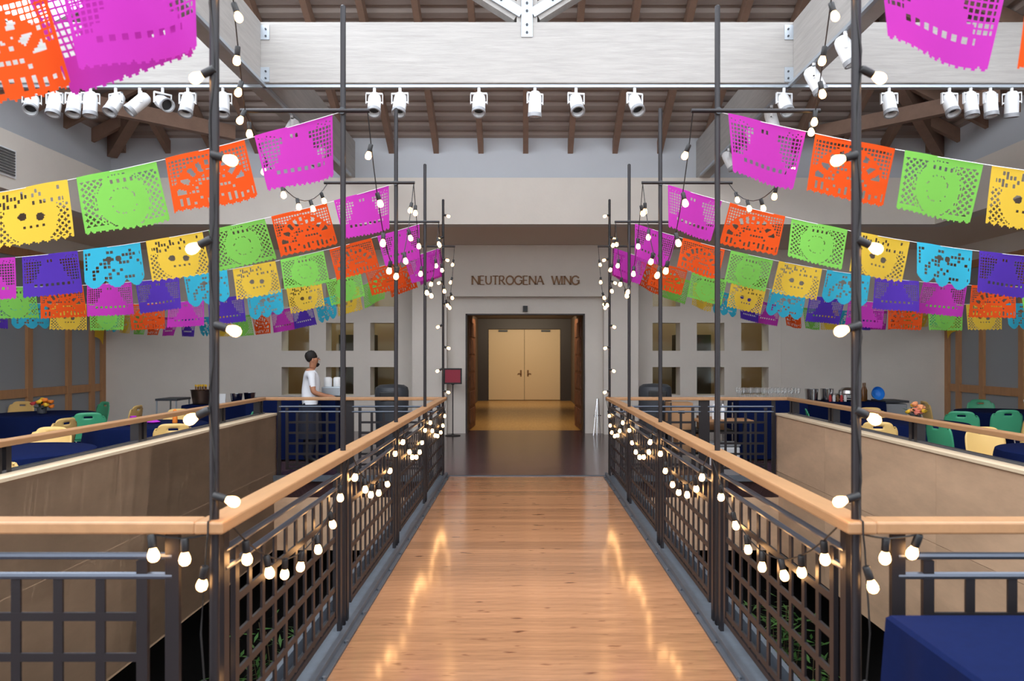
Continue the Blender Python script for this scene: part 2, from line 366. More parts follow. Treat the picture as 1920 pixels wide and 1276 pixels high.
# ------------------------------------------------------------------ roof: beams, rafters, corrugated decking, skylight
SL = .51; EV = 5.50; YE = YF+.45; XE = XF+.45                      # eave line
YR0 = 2.0
def zb(y): return EV+(YE-y)*SL
def zs(x): return EV+(XE-abs(x))*SL
def deck_sheet(name, fn, u0, u1, v_of, per=.21):                  # ribs run along the eave; fn(u,v,h) -> point, v = distance up slope (plan)
    m = MB(); prof = []
    v = 0.0
    vmax = v_of
    while v < vmax:
        for dv, h in ((0, 0), (.09, 0), (.115, .045), (.185, .045)): prof.append((min(v+dv, vmax), h))
        v += per
    for i in range(len(prof)-1):
        (v0, h0), (v1, h1) = prof[i], prof[i+1]
        a0, a1 = u0(v0), u1(v0); b0, b1 = u0(v1), u1(v1)
        m.add([fn(a0, v0, h0), fn(a1, v0, h0), fn(b1, v1, h1), fn(b0, v1, h1)], [(0, 1, 2, 3)])
    return struct(m.obj(name, M_deck))
back = lambda u, v, h: (u, YE-v, EV+v*SL+h)
deck_sheet('ceiling_back_slope', back, lambda v: -XE+v, lambda v: XE-v, XE-.05)
right = lambda u, v, h: (XE-v, u, EV+v*SL+h)
SKR = 7.2  # unseen skylight opening added in this slope to let in more light
deck_sheet('ceiling_right_slope', right, lambda v: (SKR if 1.0 < v < 6.4 else YR0), lambda v: max(YE-v, SKR if 1.0 < v < 6.4 else YR0), XE-.05)
left = lambda u, v, h: (-XE+v, u, EV+v*SL+h)
SK0, SK1, SKY = 1.0, 6.4, 10.4
deck_sheet('ceiling_left_slope', left, lambda v: (SKY if SK0 < v < SK1 else YR0), lambda v: max(YE-v, SKY if SK0 < v < SK1 else YR0), XE-.05)
rt = struct(thing('ceiling_rafters', '', '')); del rt['label'], rt['category']
DR = .12
for i in range(-9, 10):
    x = i*.81
    if abs(x) > XE-.4: continue
    v1 = XE-abs(x)-.05
    MB().beam((x, YE-.1, EV-DR), (x, YE-v1, EV+v1*SL-DR), .095, .2).obj('rafter', M_rafter, rt)
for s in (-1, 1):
    y = YE-.81
    while y > YR0:
        v1 = min(YE-y-.05, XE-.1)
        if (s < 0 and y < SKY) or (s > 0 and y < SKR): segs = [(.0, SK0)] if SK0 < v1 else [(0, v1)]
        else: segs = [(0, v1)]
        for a, b in segs: MB().beam(((XE-a)*s, y, EV+a*SL-DR), ((XE-b)*s, y, EV+b*SL-DR), .095, .2).obj('rafter', M_rafter, rt)
        y -= .81
    MB().beam(((XE-.25)*s, YE-.25, EV+.13-.22), ((XE-7.3)*s, YE-7.3, EV+7.3*SL-.22), .17, .34).obj('hip_beam', M_rafter, rt)
    MB().beam(((XE-.6)*s, YE-2.6, EV+.3-.2), ((XE-2.6)*s, YE-.6, EV+.3-.2), .14, .24).obj('corner_tie', M_rafter, rt)
# skylight glazing; the easel side one is unseen, added for its light
for s in (-1, 1):
    sk = struct(thing('window_skylight', '', '')); del sk['label'], sk['category']
    YS1 = SKY if s < 0 else SKR; NP = 8 if s < 0 else 5
    def lp(v, y, h=0): return Vector(((XE-v)*s, y, EV+v*SL+h))
    for i in range(NP+1):
        y = YR0+(YS1-YR0)*i/NP
        MB().beam(lp(SK0, y, .05), lp(SK1, y, .05), .06, .10).obj('mullion', M_white, sk)
    for v in (SK0, (SK0+SK1)/2, SK1): MB().beam(lp(v, YR0, .05), lp(v, YS1, .05), .08, .12).obj('mullion', M_white, sk)
    for i in range(NP):
        y0 = YR0+(YS1-YR0)*i/NP+.03; y1 = YR0+(YS1-YR0)*(i+1)/NP-.03
        for a, b in ((SK0+.04, (SK0+SK1)/2-.04), ((SK0+SK1)/2+.04, SK1-.04)):
            MB().add([lp(a, y0, .08), lp(b, y0, .08), lp(b, y1, .08), lp(a, y1, .08)], [(0, 1, 2, 3)]).obj('pane', M_pane, sk)
# glulam beams
YT, XL, ZB0, ZB1 = 8.92, 3.09, 4.85, 5.56
def glul(name, *a): return struct(MB().box(*a).obj(name, M_glulam, bevel=.012))
glul('trim_beam_transverse', -XE+.1, XE-.1, YT, YT+.24, ZB0, ZB1)
for s in (-1, 1):
    a, b = sorted((XL*s, (XL+.2)*s))
    glul('trim_beam_long', a, b, 2.0, YT-.002, ZB0, ZB1); glul('trim_beam_long', a, b, YT+.242, YF+.25, ZB0, ZB1)
    # bolted angle plates at the crossing
    for fx, z in (((XL-.02)*s, 4.93), ((XL-.02)*s, 5.42)):
        t = thing('joint_plate', 'bolted zinc angle plate at %s end of the cross beam on %s' % ('lower' if z < 5.2 else 'upper', SIDE[s]), 'bracket', (fx, YT-.012, z))
        MB().box(-.08, .08, -.0, .012, -.07, .10).obj('plate', M_gunplate, t)
        for dx in (-.04, .04):
            for dz in (-.03, .05): MB().lathe([(.011, 0), (.011, -.012), (0, -.014)], 8, (dx, 0, dz), 'y').obj('bolt', M_dgrey, t)
# king post truss on the cross beam
t = struct(thing('trim_truss', '', '')); del t['label'], t['category']
ZT = zb(YT)-.4
MB().box(-.12, .12, YT+.02, YT+.22, ZB1, ZT).obj('king_post', M_glulam, t)
for s in (-1, 1):
    MB().beam((.1*s, YT+.12, ZB1+.12), (2.7*s, YT+.12, ZB1+1.75), .18, .2).obj('strut', M_glulam, t)
    MB().beam((.06*s, YT-.004, 5.66), (.5*s, YT-.004, 5.93), .016, .11, (0, 0, 1)).obj('strut_plate', M_gunplate, t)
    for q in range(2): MB().lathe([(.014, 0), (.014, -.014), (0, -.017)], 8, (.3*s+q*.13*s, YT-.012, 5.81+q*.08), 'y').obj('bolt', M_dgrey, t)
MB().box(-.065, .065, YT-.014, YT, 5.38, 6.1).obj('steel_strap', M_gunplate, t)
for z in (5.43, 5.52, 5.68, 5.77, 5.95): MB().lathe([(.014, 0), (.014, -.014), (0, -.017)], 8, (0, YT-.014, z), 'y').obj('bolt', M_dgrey, t)

# ------------------------------------------------------------------ track rail and lights
def track(name, a, b, label):
    t = thing(name, label, 'track'); MB().beam(a, b, .04, .035).obj('rail', M_gunplate, t)
    return t
track('light_track', (-6.9, YT+.05, ZB0-.02), (6.9, YT+.05, ZB0-.02), 'long grey lighting track under the white cross beam')
for s in (-1, 1): track('light_track', ((XL-.03)*s, 4.5, ZB0-.02), ((XL-.03)*s, 13.4, ZB0-.02), 'grey lighting track under the lengthwise beam on %s' % SIDE[s])
can_m = MB().lathe([(.0, .13), (.045, .125), (.068, .10), (.076, .05), (.076, -.16), (.066, -.16), (.066, -.09)], 18, caps=False).mesh('can', M_white, True)
face_m = MB().lathe([(.066, -.10), (.0, -.095)], 18).mesh('lens', M_black, True)
ring_m = MB().lathe([(.077, -.125), (.081, -.125), (.081, -.17), (.066, -.17)], 18, caps=False).mesh('rim', mat('rim_grey', (150, 152, 156), .4), True)
yk = MB(); yk.tube([(0, 0, 0), (0, 0, -.06)], .018, 8); yk.box(-.10, .10, -.016, .016, -.075, -.06); yk.box(-.10, -.092, -.016, .016, -.19, -.06); yk.box(.092, .10, -.016, .016, -.19, -.06)
yk.box(-.10, -.072, -.008, .008, -.178, -.162); yk.box(.072, .10, -.008, .008, -.178, -.162)
yoke_m = yk.mesh('yoke', M_white)
def tracklight(px, py, d, tilt, yaw, label, axis='x'):
    p = P(px, 0, d); z = ZB0-.04
    loc = (p.x, YT+.05, z) if axis == 'x' else (XL-.03 if p.x > 0 else -XL+.03, d, z)
    t = thing('track_light', label, 'spotlight', loc, yaw, 'white track spotlights under the beams')
    link('yoke', yoke_m, t)
    c = link('can', can_m, t, (0, 0, -.17), (-tilt-.25, 0, 0)); link('lens', face_m, c); link('rim', ring_m, c)
tl = [(60, .5, .4), (103, .05, 0), (140, .1, .2), (170, -.1, .3), (217, .3, -.4), (262, .5, -1.0), (305, .9, .8), (352, .15, 0), (418, .1, .3),
      (702, .25, .1), (750, .2, -.1), (898, .2, 0), (1003, -.3, .4), (1080, .35, .2), (1190, .4, .3), (1470, .3, .2), (1667, .08, 0), (1780, .2, .1), (1820, -.1, .2), (1857, -.15, .3), (1897, -.4, -.4)]
zones = lambda px: 'red sign side' if px < 480 else ('middle' if px < 1480 else 'chrome easel side')
cnt = {}
for px, ti, ya in tl:
    zn = zones(px); cnt[zn] = cnt.get(zn, 0)+1
    tracklight(px, 0, YT+.05, ti, ya, 'white track spotlight on cross beam, %s, %s along from its %s end' % (zn if zn != 'middle' else 'middle bay', ORD[cnt[zn]], 'wall' if zn == 'red sign side' else 'beam'))
for d, ti in ((7.4, .15), (8.2, .2), (9.6, .0), (10.4, .1), (11.6, .2)):
    tracklight(981+XL*F/d, 0, d, ti, 1.2, 'white track spotlight on lengthwise beam, %s from the upper wall, %s' % (ORD[{7.4: 5, 8.2: 4, 9.6: 3, 10.4: 2, 11.6: 1}[d]], SIDE[1]), 'y')
for d, ti in ((10.0, .2), (11.4, .0)):
    tracklight(981-XL*F/d, 0, d, ti, -1.2, 'white track spotlight on lengthwise beam, %s from the upper wall, %s' % (ORD[2 if d < 11 else 1], SIDE[-1]), 'y')

# ------------------------------------------------------------------ lettering on the portal
def letter(ch):
    W = .030; w2 = .014; H = .18
    st = {'N': [((0,0),(0,H)), ((0,H),(.13,0)), ((.13,0),(.13,H))], 'E': [((0,0),(0,H)), ((0,H),(.09,H)), ((0,H/2),(.075,H/2)), ((0,0),(.095,0))],
          'U': [((0,H),(0,.05)), ((0,.05),(.03,.008)), ((.03,.008),(.08,.008)), ((.08,.008),(.11,.05)), ((.11,.05),(.11,H))],
          'T': [((.06,0),(.06,H)), ((0,H),(.12,H))], 'R': [((0,0),(0,H)), ((0,H),(.07,H)), ((.07,H),(.095,.14)), ((.095,.14),(.07,.09)), ((.07,.09),(0,.09)), ((.04,.09),(.11,0))],
          'O': [((.08+.08*math.cos(a*PI/6), .09+.09*math.sin(a*PI/6)), (.08+.08*math.cos((a+1)*PI/6), .09+.09*math.sin((a+1)*PI/6))) for a in range(12)],
          'G': [((.08+.08*math.cos(a*PI/6), .09+.09*math.sin(a*PI/6)), (.08+.08*math.cos((a+1)*PI/6), .09+.09*math.sin((a+1)*PI/6))) for a in range(1, 11)]+[((.15,.02),(.15,.085)), ((.10,.085),(.165,.085))],
          'A': [((0,0),(.07,H)), ((.07,H),(.14,0)), ((.028,.065),(.112,.065))], 'W': [((0,H),(.05,0)), ((.05,0),(.10,H)), ((.10,H),(.15,0)), ((.15,0),(.20,H))], 'I': [((0,0),(0,H))]}[ch]
    m = MB()
    for (a, b) in st:
        thin = (abs(a[1]-b[1]) < .01) or (ch in 'NAWV' and b[1] > a[1] and a[0] != b[0])
        m.beam((a[0], 0, a[1]), (b[0], 0, b[1]), .025, w2 if thin else W, (0, 1, 0) if False else (0, -1, 0)) if False else m.beam((a[0], 0, a[1]), (b[0], 0, b[1]), w2*1.3 if thin else W, .025, (0, 1, 0))
    for (a, b) in st:
        for p, q in ((a, b), (b, a)):
            if abs(p[1]) < .002 or abs(p[1]-H) < .002:
                if abs(a[1]-b[1]) > .05 and ch not in 'OG': m.box(p[0]-.022, p[0]+.022, -.0125, .0125, min(max(p[1]-.005, 0), H-.01), min(max(p[1]+.005, .01), H))
    return m, max(max(a[0], b[0]) for a, b in st)
t = thing('wall_lettering', 'bronze raised letters reading NEUTROGENA WING above the doorway', 'lettering', (0, 16.285, 3.18))
x = 0; items = []
for ch in 'NEUTROGENA WING':
    if ch == ' ': x += .19; continue
    m, wd = letter(ch); items.append((m, x)); x += wd+.065
tot = x-.065
for m, x in items:
    o = m.obj('letter', M_brass, t); o.location = ((x-tot/2)*2.24/tot, 0, 0)

# ------------------------------------------------------------------ railings
def rot_of(a, b): return math.atan2(b[1]-a[1], b[0]-a[0])
hr_mesh = {}
def handrail(parent, a, b, ext0=0, ext1=0):
    a = Vector((*a, HR)); b = Vector((*b, HR)); d = (b-a).normalized(); a -= d*ext0; b += d*ext1
    o = MB().beam(a-Vector((0,0,.0225)), b-Vector((0,0,.0225)), .105, .045).obj('handrail', M_rail, parent, bevel=.008); return o
def rail_bay(parent, a, b, z0=.0, inset0=.09, inset1=.09, posts=(True, True), n=None):
    """posts, two tube bars and a grid of flat bars between ground points a and b"""
    L = math.dist(a, b); ang = rot_of(a, b); ux, uy = (b[0]-a[0])/L, (b[1]-a[1])/L
    def at(s, z): return (a[0]+ux*s, a[1]+uy*s, z)
    def vbar(name, s, w, t, za, zt): link(name, boxmesh(name, w, t, zt-za, M_steel), parent, at(s, (za+zt)/2), (0, 0, ang))
    def hbar(name, s0, s1, z, h, t, m=M_steel): link(name, boxmesh(name, s1-s0, t, h, m), parent, at((s0+s1)/2, z), (0, 0, ang))
    p0, p1 = inset0, L-inset1
    if posts[0]: vbar('post', p0, .05, .022, z0, HR-.045)
    if posts[1]: vbar('post', p1, .05, .022, z0, HR-.045)
    for z in (.966, .894): 
        m = MB().tube([(p0, 0, z), (p1, 0, z)], .0135, 8).obj('tube_bar', M_steelbar, parent, True); m.location = (a[0], a[1], 0); m.rotation_euler = (0, 0, ang)
    g0, g1 = p0+.11, p1-.11
    vbar('frame_bar', g0, .04, .02, z0+.08, .95); vbar('frame_bar', g1, .04, .02, z0+.08, .95)
    nv = n or max(2, round((g1-g0)/.155))
    for i in range(1, nv): vbar('grid_bar', g0+(g1-g0)*i/nv, .034, .010, z0+.10, .884)
    z = .745
    while z > z0+.12: hbar('grid_bar', g0, g1, z, .03, .012); z -= .148
    hbar('grid_bar', g0, g1, z0+.10, .03, .02)
for s in (-1, 1):
    t = thing('bridge_railing', 'steel grid railing with oak handrail along the bridge, %s' % SIDE[s], 'railing', (0, 0, 0))
    for i in range(4):
        rail_bay(t, (RX*s, PY[i]), (RX*s, PY[i+1]), .012)
        handrail(t, (RX*s, PY[i]), (RX*s, PY[i+1]), .055 if i == 0 else .001, .055 if i == 3 else .001)
    t = thing('landing_railing', 'steel grid railing with oak handrail along near landing edge, %s' % SIDE[s], 'railing')
    rail_bay(t, (RX*s, PY[0]), (2.4*s, PY[0]), .0, .15); rail_bay(t, (2.4*s, PY[0]), ((WX+.03)*s, PY[0]), 0)
    handrail(t, ((RX+.050)*s, PY[0]), (3.75*s, PY[0]))
    t = thing('landing_railing', 'steel grid railing with oak handrail along entrance landing edge, %s' % SIDE[s], 'railing')
    rail_bay(t, (RX*s, PY[4]), (2.5*s, PY[4]), 0, .06, .05); rail_bay(t, (2.5*s, PY[4]), ((WX)*s, PY[4]), 0, .05, .055)
    vb = link('post', boxmesh('post', .05, .022, HR-.045, M_steel), t, (2.5*s, PY[4], (HR-.045)/2))
    handrail(t, ((RX+.050)*s, PY[4]), (3.75*s, PY[4]))
    t = thing('parapet_railing', 'oak handrail on short steel posts above the plywood parapet, %s' % SIDE[s], 'railing')
    handrail(t, (3.70*s, 2.85), (3.70*s, 10.75))
    for y in (3.4, 5.35, 7.3, 9.25, 10.6):
        for dy in (-.05, .05): bpart('post', t, M_steel, *sorted((3.66*s, 3.74*s)), y+dy-.008-.02, y+dy+.008+.02, .872, HR-.045)
    bpart('base_bar', t, M_steelbar, *sorted((3.66*s, 3.70*s)), 2.8, 10.75, .872, .892)

# ------------------------------------------------------------------ poles with crossbars
pole_m = MB().lathe([(.0175, 0), (.0175, 3.86), (.010, 3.868), (0, 3.87)], 12).mesh('pole', M_steel, True)
bar_m = MB().tube([(-.17, 0, 0), (.63, 0, 0)], .0135, 10).mesh('crossbar', M_steel, True)
knob = MB().lathe([(.022, -.02), (.022, .02)], 10).mesh('clamp', M_dgrey)
for s in (-1, 1):
    for i, y in enumerate(PY):
        t = thing('banner_pole', 'tall dark steel pole with crossbar, %s from the wing entrance, %s' % (ORD[5-i], SIDE[s]), 'pole', (RX*s, y, .012), 0, 'banner poles along the bridge')
        link('upright', pole_m, t, (0, 0, 0)); link('crossbar', bar_m, t, (0, -.03, 3.20), (0, 0, 0 if s > 0 else PI)); link('clamp', knob, t, (0, -.015, 3.20), (PI/2, 0, 0))

# ------------------------------------------------------------------ cut paper banners
NX, NY, FW, FH = 64, 46, .50, .37
def hsh(i, j): return ((i*73856093) ^ (j*19349663)) % 97/97
def design(kind, i, j):
    """True where paper stays"""
    u = (i+.5)/NX*2-1; v = (j+.5)/NY; a = abs(u)
    if v < .07: return True
    # lower edge
    if kind == 'blue':
        e = .80+.18*abs(math.sin((u*1.5+.5)*PI))
        if v > e: return False
    elif kind == 'yellow':
        if v > .94+.05*abs(math.sin(u*4.5*PI)): return False
    elif kind == 'orange':
        if v > .955+.04*abs(((i % 6)-3)/3): return False
    else:
        if v > .965+.03*abs(math.sin(u*7*PI)): return False
    if a > .93 or v > .93: return True
    lat = (i % 3 != 0 and j % 3 != 0); dia = ((i+j) % 5 > 1 and (i-j) % 5 > 1)
    if kind in ('pink', 'purple'):
        st = .18+math.floor(v*7)/7*.72
        if .14 < v < .66 and a > st+.05: return not lat
        if .70 < v < .77 and a < .72: return not (i % 6 < 3)
        if .12 < v < .2 and a < .14: return not (i % 4 < 2)
        if v < .16 and a > .5: return not ((i*2+j) % 7 == 0)
        return True
    if kind == 'orange':
        r = math.hypot(u*1.05, (v-.86)*1.35)
        if r > 1.0 and v < .55: return not lat
        if .70 < r < .92 and v < .72: return not (int(math.degrees(math.atan2(.86-v, u))/9) % 2 == 0 and hsh(int(math.degrees(math.atan2(.86-v, u))/9), j//3) > .2)
        if r < .62 and v < .74: return not (hsh(i//3, j//3) > .66 and (i % 3 and j % 3))
        if .78 < v < .91: return not (i % 5 in (1, 2) and hsh(i//5, j//2) > .25)
        return True
    if kind == 'green':
        r = math.hypot(u*1.1, (v-.52)*1.5)
        if r > .72 and .1 < v < .9: return not dia
        if .16 < v < .22 and a < .3: return not (i % 5 < 2)
        if .3 < r < .34: return not (hsh(i, j) > .7)
        if .66 < r < .69: return not (hsh(i, j) > .5)
        return True
    if kind == 'yellow':
        r = math.hypot(u, (v-.5)*1.4)
        if r > .68 and v > .35: return not dia
        if math.hypot((u+.22)/1.3, (v-.50)*1.3) < .085 or math.hypot((u-.22)/1.3, (v-.54)*1.3) < .085: return False
        if v < .33 and a < .85: return not (hsh(i//3, j//3+5) > .72 and i % 3)
        if .68 < v < .72 and a < .3: return not (i % 5 < 2)
        return True
    if kind == 'blue':
        if math.hypot((u+.16)/1.1, (v-.3)*1.3) < .09 or math.hypot((u-.16)/1.1, (v-.3)*1.3) < .09: return False
        if .1 < v < .78: return not (hsh(i//4, j//4+11) > .70 and 0 < i % 4 and 0 < j % 4)
        return True
    return True
def flag_mesh(kind, ph, shear=0):
    m = MB(); idx = {}
    def vid(i, j):
        if (i, j) not in idx:
            u = i/NX*2-1; v = j/NY
            y = .012*math.sin(2.6*u+ph)+.035*v*math.sin(1.9*u+ph*2)+.02*v*v*math.cos(ph*3)
            idx[(i, j)] = len(m.v); m.v.append((u*FW/2+shear*v*FH*(1-math.copysign(1, shear)*u)/2, y, -v*FH))     # only the edge by the pole hangs upright
        return idx[(i, j)]
    for i in range(NX):
        for j in range(NY):
            if design(kind, i, j): m.f.append((vid(i, j), vid(i+1, j), vid(i+1, j+1), vid(i, j+1))); m.mi.append(0)
    return m.mesh('banner_'+kind, FLAG[kind], False)
FM = {k: [flag_mesh(k, p) for p in (.3, 1.7, 3.4)] for k in FLAG}
FIRST = {k: flag_mesh('pink', .3, .27*k) for k in (-1, 1)}
ORDER = ['pink', 'orange', 'green', 'yellow', 'blue', 'purple']
def banner_row(s, start, end, n, zmin, zend_k, rowname, z0=3.20, sm=4.6, front=False):
    """banners along a sagging string from start to end (plan points)"""
    L = math.dist(start, end); ux, uy = (end[0]-start[0])/L, (end[1]-start[1])/L
    def z(q): return zmin+(z0-zmin)*((q-sm)/sm)**2 if q < sm else zmin+(.22*(q-sm)/sm)**1.0*(q-sm)/sm
    pts = [(start[0]+ux*q, start[1]+uy*q, z(q)) for q in [L*i/24 for i in range(25)]]
    tag(MB().tube(pts, .0022, 5).obj('banner_string', M_white), 'thin white twine carrying paper banners, %s, %s' % (rowname, SIDE[s]), 'string')
    ang = math.atan2(uy, ux)
    for k in range(n):
        q0 = .03+k*.55; q = q0+FW/2
        if q+FW/2 > L: break
        kind = ORDER[k % 6]; sl = math.atan2(z(q+.25)-z(q-.25), .5)
        corner = abs(uy) > .3; pitch = R.uniform(-.22, .22); me_ = FM[kind][R.randrange(3)]
        if k == 0: me_ = FIRST[1 if (s > 0 or corner) else -1]; pitch = (.10*s if corner else -.08)
        elif front: pitch = -abs(pitch)*.5
        o = link('paper_banner', me_)
        o.location = (start[0]+ux*q, start[1]+uy*q, z(q)+.004)
        mx = Matrix.Rotation(ang, 4, 'Z') @ Matrix.Rotation(-sl, 4, 'Y') @ Matrix.Rotation(pitch, 4, 'X')
        if s < 0 and not corner: mx = Matrix.Rotation(ang, 4, 'Z') @ Matrix.Rotation(-sl, 4, 'Y') @ Matrix.Rotation(PI, 4, 'Z') @ Matrix.Rotation(pitch, 4, 'X')
        o.rotation_euler = mx.to_euler()
        tag(o, '%s cut-paper banner, %s from pole on %s, %s' % (kind, ORD[k+1], rowname, SIDE[s]), 'banner', 'papel picado banners')
rows = [(0, 4, 2.5, 'fifth string from entrance'), (1, 7, 2.5, 'fourth string from entrance'), (2, 9, 2.5, 'third string from entrance'), (3, 11, 2.47, 'second string from entrance'), (4, 14, 2.4, 'first string from entrance')]
for s in (-1, 1):
    for i, n, zm, nm in rows:
        zz = zm+(.15 if (s > 0 and i < 2) else 0)
        banner_row(s, ((RX+.02)*s, PY[i]-.03), (9.34*s, PY[i]-.03), n, zz, 0, nm, front=(i == 0))
    banner_row(s, ((RX+.012)*s, PY[4]+.014), (9.281*s, 16.5), 17, 2.38 if s < 0 else 2.5, 0, 'corner string', sm=5.0)
    # string end bunched at the corner
    t = MB()
    for q in range(5): t.add([(0, 0, 0), (.16, .02*q, -.1-.03*q), (.14, .03, -.55-.03*q), (-.02+.02*q, .01*q, -.5)], [(0, 1, 2, 3)])
    o = t.obj('paper_banner', FLAG['yellow']); o.location = (9.2*s, 16.44, 2.575 if s < 0 else 2.695); o.scale = (-s, 1, 1); tag(o, 'yellow paper banner hanging limp and bunched at the corner post, %s' % SIDE[s], 'banner', 'papel picado banners')
o = link('paper_banner', FM['pink'][1], None, (-1.60, PY[0]-.024, 3.082)); o.rotation_euler = (Matrix.Rotation(-.285, 4, 'Y') @ Matrix.Rotation(.24, 4, 'X')).to_euler()
tag(o, 'pink cut-paper banner doubled behind the first one on fifth string, red sign side', 'banner', 'papel picado banners')

# ------------------------------------------------------------------ string lights
sock_m = MB().lathe([(.012, .0), (.015, -.005), (.015, -.045), (.013, -.05)], 10).mesh('socket', M_black, True)
bulb_m = MB().lathe([(.010, -.046), (.012, -.052), (.018, -.066), (.0205, -.078), (.018, -.090), (.010, -.098), (0, -.100)], 12).mesh('bulb', M_bulb, True)
def string_lights(label, pts, step=.31, start=.15, tilt=None, jit=.35):
    t = thing('string_lights', label, 'string lights', (0, 0, 0), 0, 'warm bulb string lights')
    MB().tube(pts, .0035, 5).obj('cable', M_cable, t)
    P3 = [Vector(p) for p in pts]; acc = 0; nxt = start
    for a, b in zip(P3[:-1], P3[1:]):
        L = (b-a).length
        while nxt <= acc+L:
            p = a.lerp(b, (nxt-acc)/L)
            rx, ry = (tilt(len(t.children)) if tilt else (R.uniform(-jit, jit), R.uniform(-jit, jit)))
            so = link('socket', sock_m, t, p, (rx, ry, 0)); link('bulb', bulb_m, so)
            nxt += step
        acc += L
def cat(a, b, dip, n=14):
    a = Vector(a); b = Vector(b)
    return [a.lerp(b, i/n)-Vector((0, 0, dip*4*(i/n)*(1-i/n))) for i in range(n+1)]
gap = ['first to second pole from entrance', 'second to third pole from entrance', 'third to fourth pole from entrance', 'fourth to fifth pole from entrance']
for s in (-1, 1):
    for i in range(4):
        g = gap[3-i]
        string_lights('warm bulbs looped along bridge railing, %s, %s' % (g, SIDE[s]), cat(((RX-.046)*s, PY[i]+.06, 1.056), ((RX-.046)*s, PY[i+1]-.06, 1.056), .32), .27, .15, None, .2)
        if True:
            if i > 0: string_lights('warm bulbs swagged between crossbar inner ends, %s, %s' % (g, SIDE[s]), cat(((RX-.16)*s, PY[i]-.03, 3.203), ((RX-.16)*s, PY[i+1]-.03, 3.203), .85, 20), .33, .2)
            if i == 1: string_lights('warm bulbs swagged between crossbar outer ends, %s, %s' % (g, SIDE[s]), cat(((RX+.60)*s, PY[i]-.03, 3.203), ((RX+.60)*s, PY[i+1]-.03, 3.203), .32), .36, .08)
            if i == 0: string_lights('warm bulbs strung down from the fifth pole to fourth crossbar tip, %s' % SIDE[s], cat((RX*s, PY[0]-.019, 3.80), ((RX+.60)*s, PY[1]-.03, 3.203), .06), .34, .1)
    for i in (0, 4):
        zz = 3.75
        alt = (lambda k: (0, s*(1.25 if k % 2 else -1.1)))
        run = [(RX*s+.011*math.cos(q*1.1), PY[i]-.0195, zz-q*.0865) for q in range(int((zz-1.13)/.0865)+1)]
        if i == 0: run += [(RX*s, PY[i]-.03, 1.106), (RX*s, PY[i]-.056, 1.103), (RX*s, PY[i]-.0575, 1.05)]        # over the front edge of the handrail
        else: run += [((RX-.03)*s, PY[i]-.03, 1.106), ((RX-.053)*s, PY[i]-.04, 1.102), ((RX-.055)*s, PY[i]-.06, 1.05)]   # over its inner edge
        string_lights('warm bulbs running down the %s pole from entrance, %s' % (ORD[5-i], SIDE[s]), run, .31, .09, alt)
    string_lights('warm bulbs around the near corner post of the railing, %s' % SIDE[s], [(RX*s, PY[0]-.0575, 1.06), ((RX+.01)*s, PY[0]-.05, 1.0), ((RX+.03)*s, PY[0]-.045, .7), ((RX+.012)*s, PY[0]-.03, .35), ((RX+.004)*s, PY[0]-.022, .06)], .42, .12)
    string_lights('warm bulbs tied under the handrail corner, %s' % SIDE[s], [((RX+.0)*s, PY[0]-.045, 1.056), ((RX+.05)*s, PY[0]-.045, 1.045), ((RX+.10)*s, PY[0]-.045, 1.040), ((RX+.15)*s, PY[0]-.045, 1.045), ((RX+.21)*s, PY[0]-.045, 1.056)], .12, .09)

# ------------------------------------------------------------------ furniture
def chair_parts(m):
    back = MB(); nx, ny = 16, 14
    def bp(i, j):
        u = i/nx*2-1; v = j/ny; wv = .215+.02*math.sin(v*PI)-.04*max(0, v-.75)*4*abs(u)**3
        return (u*wv, -.21-.07*v-.035*(1-u*u), .46+v*.40-(.05*abs(u)**4 if v > .9 else 0))
    idx = {}
    def vi(i, j):
        if (i, j) not in idx: idx[(i, j)] = len(back.v); back.v.append(bp(i, j))
        return idx[(i, j)]
    for i in range(nx):
        for j in range(ny):
            if j == 11 and 6 <= i <= 9: continue
            back.f.append((vi(i, j), vi(i+1, j), vi(i+1, j+1), vi(i, j+1))); back.mi.append(0)
    seat = MB(); ids = {}
    def sp(i, j):
        u = i/10*2-1; v = j/10
        return (u*.22, -.225+.44*v, .455-.025*(1-u*u)*math.sin(v*PI)-.03*max(0, v-.8)*5*.6)
    for i in range(11):
        for j in range(11): seat.v.append(sp(i, j))
    for i in range(10):
        for j in range(10): seat.f.append((i*11+j, (i+1)*11+j, (i+1)*11+j+1, i*11+j+1)); seat.mi.append(0)
    return back.mesh('backrest', m, True), seat.mesh('seat', m, True)
CH = {'green': chair_parts(M_green), 'yellow': chair_parts(M_yellow)}
leg_m = {}
for k, (sx, sy) in enumerate(((-1,-1),(1,-1),(1,1),(-1,1))):
    leg_m[k] = MB().tube([(.15*sx, .14*sy-.02, .44), (.20*sx, .19*sy-.02, .0)], .011, 7).mesh('leg', M_chrome, True)
def chair(px, d, col, face, label, z=0):
    p = P(px, 0, d)
    for (tx, ty, _) in TL+TR:
        q = Vector((p.x-tx, d-ty)); 
        if q.length < 1.12: q = q.normalized()*1.12; p.x = tx+q.x; d = ty+q.y
    t = thing('cafe_chair', label, 'chair', (p.x, d, z), face, 'moulded plastic chairs around the tables')
    b, se = CH[col]
    o = link('backrest', b, t); md = o.modifiers.new('s', 'SOLIDIFY'); md.thickness = .012
    o = link('seat', se, t); md = o.modifiers.new('s', 'SOLIDIFY'); md.thickness = .012
    for k in range(4): link('leg', leg_m[k], t)
